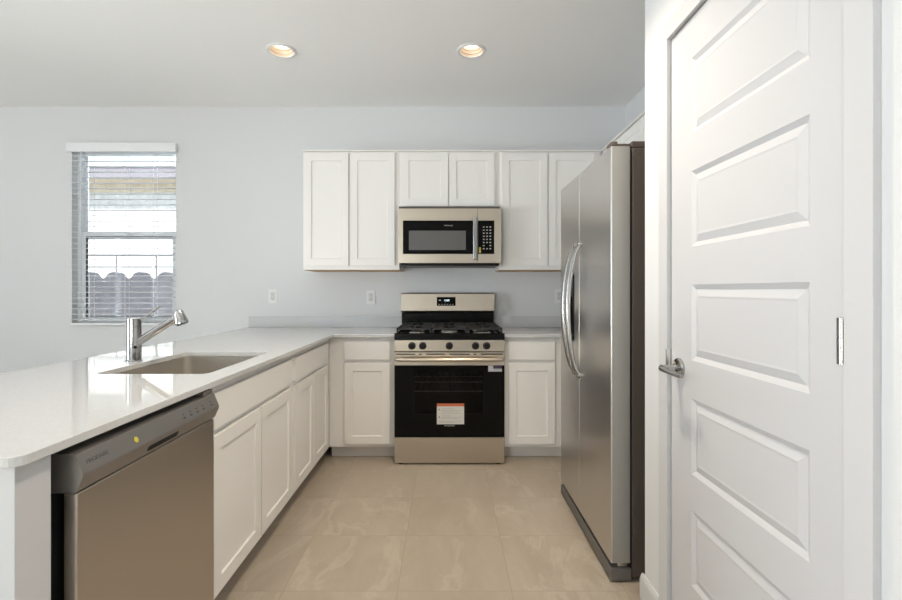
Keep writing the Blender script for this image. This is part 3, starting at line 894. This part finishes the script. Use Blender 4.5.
# ------------------------------------------------------------------ microwave
def microwave():
    FY = -0.43
    T = back_T(FY)
    px = lambda p: (p - 447) / 134.5 + CAMX
    pz = lambda p: 1.2 - (p - 290) / 134.5
    x0, x1, z0, z1 = -0.378, 0.388, 1.401, 1.806
    r = thing('microwave', (0, -0.21, z0), 'stainless over-the-range microwave with black glass door, hung under the short cabinet', 'microwave')
    MB().box((-0.378, -0.40, z0 + 0.012), (0.380, -0.003, 1.826), 0.002).build('case', M['fridge_side'], r)
    sx = px(477.6)
    gx0, gx1, gz0, gz1 = px(402.9), px(494.3), pz(254), pz(220.5)
    d = MB().recessed(T, x0, sx - 0.001, z0, z1, -0.030, 0.0, (gx0 - x0, 0.002, gz0 - z0, z1 - gz1), 0.003, 0, bev=0.001).build('door', M['steel_h'], r)
    gl = MB().recessed(T, gx0 + 0.0005, sx - 0.0035, gz0 + 0.0005, gz1 - 0.0005, -0.0029, 0.0004,
                       (px(408.7) - gx0, sx - px(466.3), pz(250.1) - gz0, gz1 - pz(230.5)), 0.001, 0, bev=0).build('door_glass', M['black_glass'], d, smooth=False)
    MB().box((px(408.9), pz(250.0), -0.0005), (px(466.1), pz(230.7), 0.0001), T=T).build('screen', M['mw_screen'], d, smooth=False)
    lettering('FRIGIDAIRE', 0.013, T, px(448.5), pz(225.6), 0.0006, M['ink_light'], d)
    h = MB()
    hx = px(474.8)
    h.box((hx - 0.016, pz(260), 0.026), (hx + 0.016, pz(217.5), 0.042), 0.006, 3, T=T)
    h.box((hx - 0.010, pz(258), 0.0005), (hx + 0.010, pz(254), 0.030), 0.002, T=T)
    h.box((hx - 0.010, pz(223), 0.0005), (hx + 0.010, pz(219), 0.030), 0.002, T=T)
    h.build('door_handle', M['chrome'], d)
    c = MB().recessed(T, sx + 0.001, x1, z0, z1, -0.030, 0.0, (0.002, x1 - gx1, gz0 - z0, z1 - gz1), 0.003, 0, bev=0.001).build('control_panel', M['steel_h'], r)
    kp = MB().box((sx + 0.004, gz0 + 0.0005, -0.0028), (gx1 - 0.0005, gz1 - 0.0005, 0.0004), T=T).build('keypad', M['black_glass'], c, smooth=False)
    for i in range(8):
        for j in range(3):
            if i == 6 and j == 1: continue
            x, z = px(483.9 + j * 3.3), pz(227.0 + i * 3.1)
            b = MB().box((x - 0.0075, z - 0.004, 0.0005), (x + 0.0045, z + 0.004, 0.0008), T=T)
            b.build('button', M['ink_light'], kp, smooth=False)
    s = MB().box((px(479.0), pz(252.8), 0.0005), (px(480.9), pz(247.3), 0.001), T=T).build('sticker', M['yellow'], kp, smooth=False)
    relabel(s, 'small yellow sticker')
    # vented underside
    MB().box((x0 + 0.012, -0.385, z0 - 0.018), (x1 - 0.012, -0.02, z0 + 0.0118), 0.004).build('vent_base', M['black_plastic'], r)
    v = MB()
    for y in (-0.36, -0.28, -0.20): v.box((x0 + 0.04, y, z0 - 0.022), (x1 - 0.04, y + 0.045, z0 - 0.0182), 0.001)
    v.build('grease_filter', M['fridge_grille'], r)
microwave()

# ------------------------------------------------------------------ refrigerator
def refrigerator():
    y0, y1 = -1.967, -1.138
    ym = -3.85 + 2.338
    xf, xb = 0.654, 0.734
    r = thing('refrigerator', (1.07, (y0 + y1) / 2, 0), 'tall stainless side-by-side refrigerator standing beside the white pantry door', 'refrigerator')
    MB().box((0.7420, y0 + 0.002, 0.02), (1.44, y1 - 0.002, 1.785), 0.006).build('case', M['fridge_side'], r)
    MB().box((0.7325, y0 + 0.012, 0.085), (0.7418, y1 - 0.012, 1.78)).build('door_gasket', M['gap'], r, smooth=False)
    T = minus_T(xb)
    th = xb - xf
    fr = MB().recessed(T, ym + 0.002, y1, 0.080, 1.790, 0.0, th,
                       ((-3.85 + 2.425) - ym, y1 - (-3.85 + 2.655), 0.93 - 0.08, 1.79 - 1.285), 0.055, 0.0, bev=0.004).build('freezer_door', M['steel_f'], r)
    dp = MB()
    a, c = -3.85 + 2.432, -3.85 + 2.648
    dp.box((a, 1.165, th - 0.050), (c, 1.278, th + 0.003), 0.002, T=T)
    dp.box((a, 0.937, th - 0.054), (a + 0.008, 1.165, th + 0.002), 0.001, T=T)
    dp.box((c - 0.008, 0.937, th - 0.054), (c, 1.165, th + 0.002), 0.001, T=T)
    dp.box((a + 0.008, 0.937, th - 0.054), (c - 0.008, 0.955, th + 0.006), 0.001, T=T)
    dp.box((a + 0.008, 0.955, th - 0.054), (c - 0.008, 1.165, th - 0.046), 0, T=T)
    dp = dp.build('ice_dispenser', M['black_plastic'], fr)
    dr = MB().box((y0, 0.080, 0.0), (ym - 0.002, 1.790, th), 0.004, 3, T=T).build('fridge_door', M['steel_f'], r)
    # the paler unbrushed end of the near door
    MB().box((xf + 0.006, y0 - 0.0012, 0.083), (xb - 0.003, y0 + 0.0002, 1.787)).build('door_edge', M['door_edge'], dr, smooth=False)
    # bowed handles
    for y, par in ((ym + 0.040, fr), (ym - 0.040, dr)):
        b = MB()
        pts = []
        n = 14
        for k in range(n + 1):
            t = k / n
            z = 0.765 + (1.435 - 0.765) * t
            x = xf - 0.006 - 0.062 * math.sin(PI * t) ** 0.55
            pts.append((x, y, z))
        b.tube(pts, [0.010 + 0.004 * math.sin(PI * k / n) for k in range(n + 1)], 16)
        for z in (0.775, 1.425): b.tube([(xf - 0.0005, y, z), (xf - 0.022, y, z)], 0.011, 12)
        b.build('handle', M['handle_steel'], par)
    # toe grille and hinge covers
    gm = MB()
    gm.box((0.6520, y0 + 0.002, 0.006), (0.7415, y1 - 0.004, 0.060), 0.006, 3)
    gm.build('toe_grille', M['fridge_grille'], r)
    for y in (y0 + 0.03,):
        hc = MB()
        hc.box((0.6560, y - 0.026, 1.7905), (0.6840, y + 0.026, 1.810), 0.004)
        hc.box((0.6740, y - 0.020, 1.7905), (0.7590, y + 0.020, 1.803), 0.003)
        hc.box((0.7415, y - 0.026, 1.7855), (0.8440, y + 0.026, 1.812), 0.005)
        hc.build('hinge_cover', M['fridge_side'], r)
    MB().box((0.6840, y0 + 0.012, 0.0605), (0.7260, y0 + 0.06, 0.0795), 0.002).build('lower_hinge', M['nickel'], r)
    for y in (y0 + 0.04, y1 - 0.04):
        for x in (0.72, 1.36):
            MB().lathe((x, y, 0), [(0.018, 0), (0.018, 0.012), (0.010, 0.013), (0.010, 0.0215)], 14).build('foot', M['black_plastic'], r)
refrigerator()

# ------------------------------------------------------------------ recessed lights
for k, (x, y) in enumerate(LIGHTS):
    r = thing('recessed_light', (x, y, CEIL),
              ['round recessed ceiling light over the peninsula side, further from the range',
               'round recessed ceiling light nearer the refrigerator and range'][k], 'ceiling light', 'lit ceiling downlights')
    MB().lathe((x, y, CEIL), [(0.074, -0.0005), (0.074, -0.006), (0.079, -0.008), (0.090, -0.006), (0.094, -0.0005), (0.094, -0.0002), (0.0745, -0.0002), (0.074, -0.0005)], 48, caps=False
               ).build('trim_ring', M['plastic_white'], r)
    b = MB()
    bm = b.bm
    rings = []
    for rad, h in ((0.0745, -0.004), (0.071, 0.012), (0.067, 0.013), (0.063, 0.030), (0.058, 0.031), (0.054, 0.052), (0.054, 0.085), (0.078, 0.085), (0.078, 0.0)):
        rings.append([bm.verts.new((x + rad * math.cos(2 * PI * q / 40), y + rad * math.sin(2 * PI * q / 40), CEIL + h)) for q in range(40)])
    for a, c in zip(rings, rings[1:]):
        for q in range(40): bm.faces.new((a[q], a[(q + 1) % 40], c[(q + 1) % 40], c[q]))
    bmesh.ops.recalc_face_normals(bm, faces=bm.faces)
    b.build('baffle', M['baffle'], r)
    MB().lathe((x, y, CEIL), [(0.0, 0.030), (0.030, 0.033), (0.047, 0.040), (0.052, 0.052), (0.0, 0.056)], 40).build('lamp', M['lamp'], r)
    light('down_spot', 'SPOT', (x, y, CEIL - 0.010), (0, 0, 0), CAN_POWER, (1.0, 0.80, 0.58), spot_size=math.radians(64), spot_blend=0.7, shadow_soft_size=0.012)

# ------------------------------------------------------------------ outlets
def outlet(x, z, label, first=[None]):
    if first[0] is None:
        r = thing('wall_outlet', (x, -0.0005, z), label, 'outlet', 'white wall outlets')
        T = lambda u, v, w_: Vector((x + u, -0.0005 - w_, z + v))
        MB().box((-0.036, -0.0585, 0), (0.036, 0.0585, 0.0055), 0.002, T=T).build('cover_plate', M['plastic_white'], r)
        dv = MB().box((-0.0165, -0.033, 0.0056), (0.0165, 0.033, 0.0085), 0.002, T=T).build('receptacle', M['outlet_face'], r)
        for s in (-1, 1):
            b = MB()
            b.box((-0.008, s * 0.018 - 0.004, 0.0086), (-0.0055, s * 0.018 + 0.005, 0.0089), T=T)
            b.box((0.0055, s * 0.018 - 0.004, 0.0086), (0.008, s * 0.018 + 0.005, 0.0089), T=T)
            b.box((-0.002, s * 0.018 - 0.011, 0.0086), (0.002, s * 0.018 - 0.007, 0.0089), T=T)
            b.build('socket', M['outlet_slot'], dv, smooth=False)
        first[0] = r
        return r
    src = first[0]
    c = src.copy(); COL.objects.link(c)
    c.location = (x, -0.0005, z); c['label'] = label
    for ch in src.children:
        q = ch.copy(); COL.objects.link(q); q.parent = c
        for g_ in ch.children:
            s = g_.copy(); COL.objects.link(s); s.parent = q
    return c
outlet(-1.474, 1.148, 'white wall outlet nearest the window, between window and wall cabinets')
outlet(-0.654, 1.140, 'white wall outlet under the wall cabinet, nearest the range')
outlet(0.920, 1.150, 'white wall outlet partly hidden by the refrigerator edge')

# ------------------------------------------------------------------ blinds
def blinds():
    r = thing('window_blind', ((WX0 + WX1) / 2, 0.005, WZ0), 'open white horizontal slat blind hanging in the kitchen window', 'blind')
    x0, x1 = WX0 + 0.004, WX1 - 0.004
    MB().box((x0 - 0.022, -0.042, 2.345), (x1 + 0.026, -0.030, 2.422), 0.003).build('valance', M['slat'], r)
    MB().box((x1 + 0.014, -0.0302, 2.347), (x1 + 0.026, -0.002, 2.416), 0.001).build('valance_return', M['slat'], r)
    MB().box((x0, -0.028, 2.358), (x1, 0.024, 2.40), 0.002).build('headrail', M['slat'], r)
    n = 31
    top, bot = 2.325, 0.955
    proto = None
    xm = (x0 + x1) / 2
    for k in range(n):
        z = top - (top - bot) * k / (n - 1)
        if proto is None:
            b = MB()
            prof = []
            m = 8
            for i in range(m + 1):
                t = i / m * 2 - 1
                prof.append((t * 0.0235 - 0.004, z - 0.0026 * t * t + 0.001 * t + 0.0012))
            for i in range(m, -1, -1):
                t = i / m * 2 - 1
                prof.append((t * 0.0235 - 0.004, z - 0.0026 * t * t + 0.001 * t - 0.0012))
            b.prism(prof, x0 + 0.002, x1 - 0.002, T=lambda a, p, q: Vector((a, p, q)))
            proto = b.build('slat', M['slat'], r)
        else:
            o = proto.copy(); COL.objects.link(o); o.parent = r
            o.location = proto.location + Vector((0, 0, z - top))
    MB().box((x0 + 0.002, -0.027, 0.907), (x1 - 0.002, 0.019, 0.926), 0.003).build('bottom_rail', M['slat'], r)
    for x in (-2.985, xm + 0.03, -2.455):
        for dy in (-0.030, 0.022):
            MB().tube([(x, dy, 0.925), (x, dy, 2.36)], 0.0018, 6).build('ladder_cord', M['cord'], r)
    MB().tube([(x0 + 0.105, -0.046, 2.35), (x0 + 0.105, -0.046, 1.62)], 0.0035, 8).build('tilt_wand', M['cord'], r)
blinds()

# ------------------------------------------------------------------ outside the window
g_ = MB().box((-30, 0.15, -0.25), (15, 30, -0.15)).build('ground', M['ground'], smooth=False)
struct(g_)
def garden_wall():
    y = 4.2
    pts = [(-9.0, -0.15)]
    pitch, base, amp = 0.452, 1.455, 0.062
    x = -9.0
    n = 700
    for k in range(n + 1):
        x = -9.0 + 9.0 * k / n
        ph = ((x + 4.955) / pitch) % 1.0
        s = math.cos(2 * PI * ph)
        pts.append((x, base + amp * (1 if s > 0 else -1) * abs(s) ** 0.6))
    pts.append((0.0, -0.15))
    o = MB().prism(pts, y, y + 0.15, T=lambda a, p, q: Vector((p, a, q))).build('garden_wall', M['block'], smooth=False)
    o['kind'] = 'thing'
    tag(o, 'grey-mauve garden wall with a scalloped top outside the window', 'garden wall')
garden_wall()
def railing():
    y = 4.6
    r = thing('iron_railing', (-4.8, y, 0), 'thin dark iron railing rising behind the scalloped garden wall', 'railing')
    for k, x in enumerate([-8.3, -7.57, -6.83, -6.09, -5.35 - 0.01, -4.62, -3.88, -3.14, -2.4]):
        MB().box((x - 0.009, y - 0.009, -0.15), (x + 0.009, y + 0.009, 1.85), 0.002).build('post', M['iron'], r)
    MB().box((-8.4, y - 0.014, 1.822), (-2.3, y + 0.014, 1.85), 0.002).build('top_rail', M['iron'], r)
    MB().box((-8.4, y - 0.008, 1.61), (-2.3, y + 0.008, 1.635), 0.002).build('lower_rail', M['iron'], r)
railing()
def house():
    y = 8.0
    r = thing('neighbour_house', (-8, y + 2, -0.15), 'pale stucco house with a dark eave seen through the blind, beyond the garden wall', 'house')
    MB().box((-20, y, -0.15), (2, y + 6, 3.18)).build('lower_wall', M['stucco_white'], r, smooth=False)
    MB().box((-20, y + 0.03, 3.18), (2, y + 6, 3.72)).build('upper_wall', M['stucco_grey_shade'], r, smooth=False)
    MB().box((-20, y - 0.02, 3.72), (2, y + 6, 4.1)).build('eave_shade_band', M['tan_soffit_shade'], r, smooth=False)  # not a separate trim: eave shade on the wall, put in as colour
    MB().box((-20.5, y - 0.62, 3.92), (2.5, y - 0.55, 4.22), 0.01).build('fascia', M['fascia'], r)
    MB().box((-20.5, y - 0.56, 3.95), (2.5, y + 0.1, 4.0)).build('soffit', M['tan_soffit_shade'], r, smooth=False)
    MB().prism([(y - 0.66, 4.20), (y - 0.66, 4.26), (y + 3, 5.2), (y + 6.7, 4.26), (y + 6.7, 4.20)], -20.6, 2.6, T=lambda a, p, q: Vector((a, p, q))
               ).build('roof_slope', M['roof_tile'], r, smooth=False)
house()
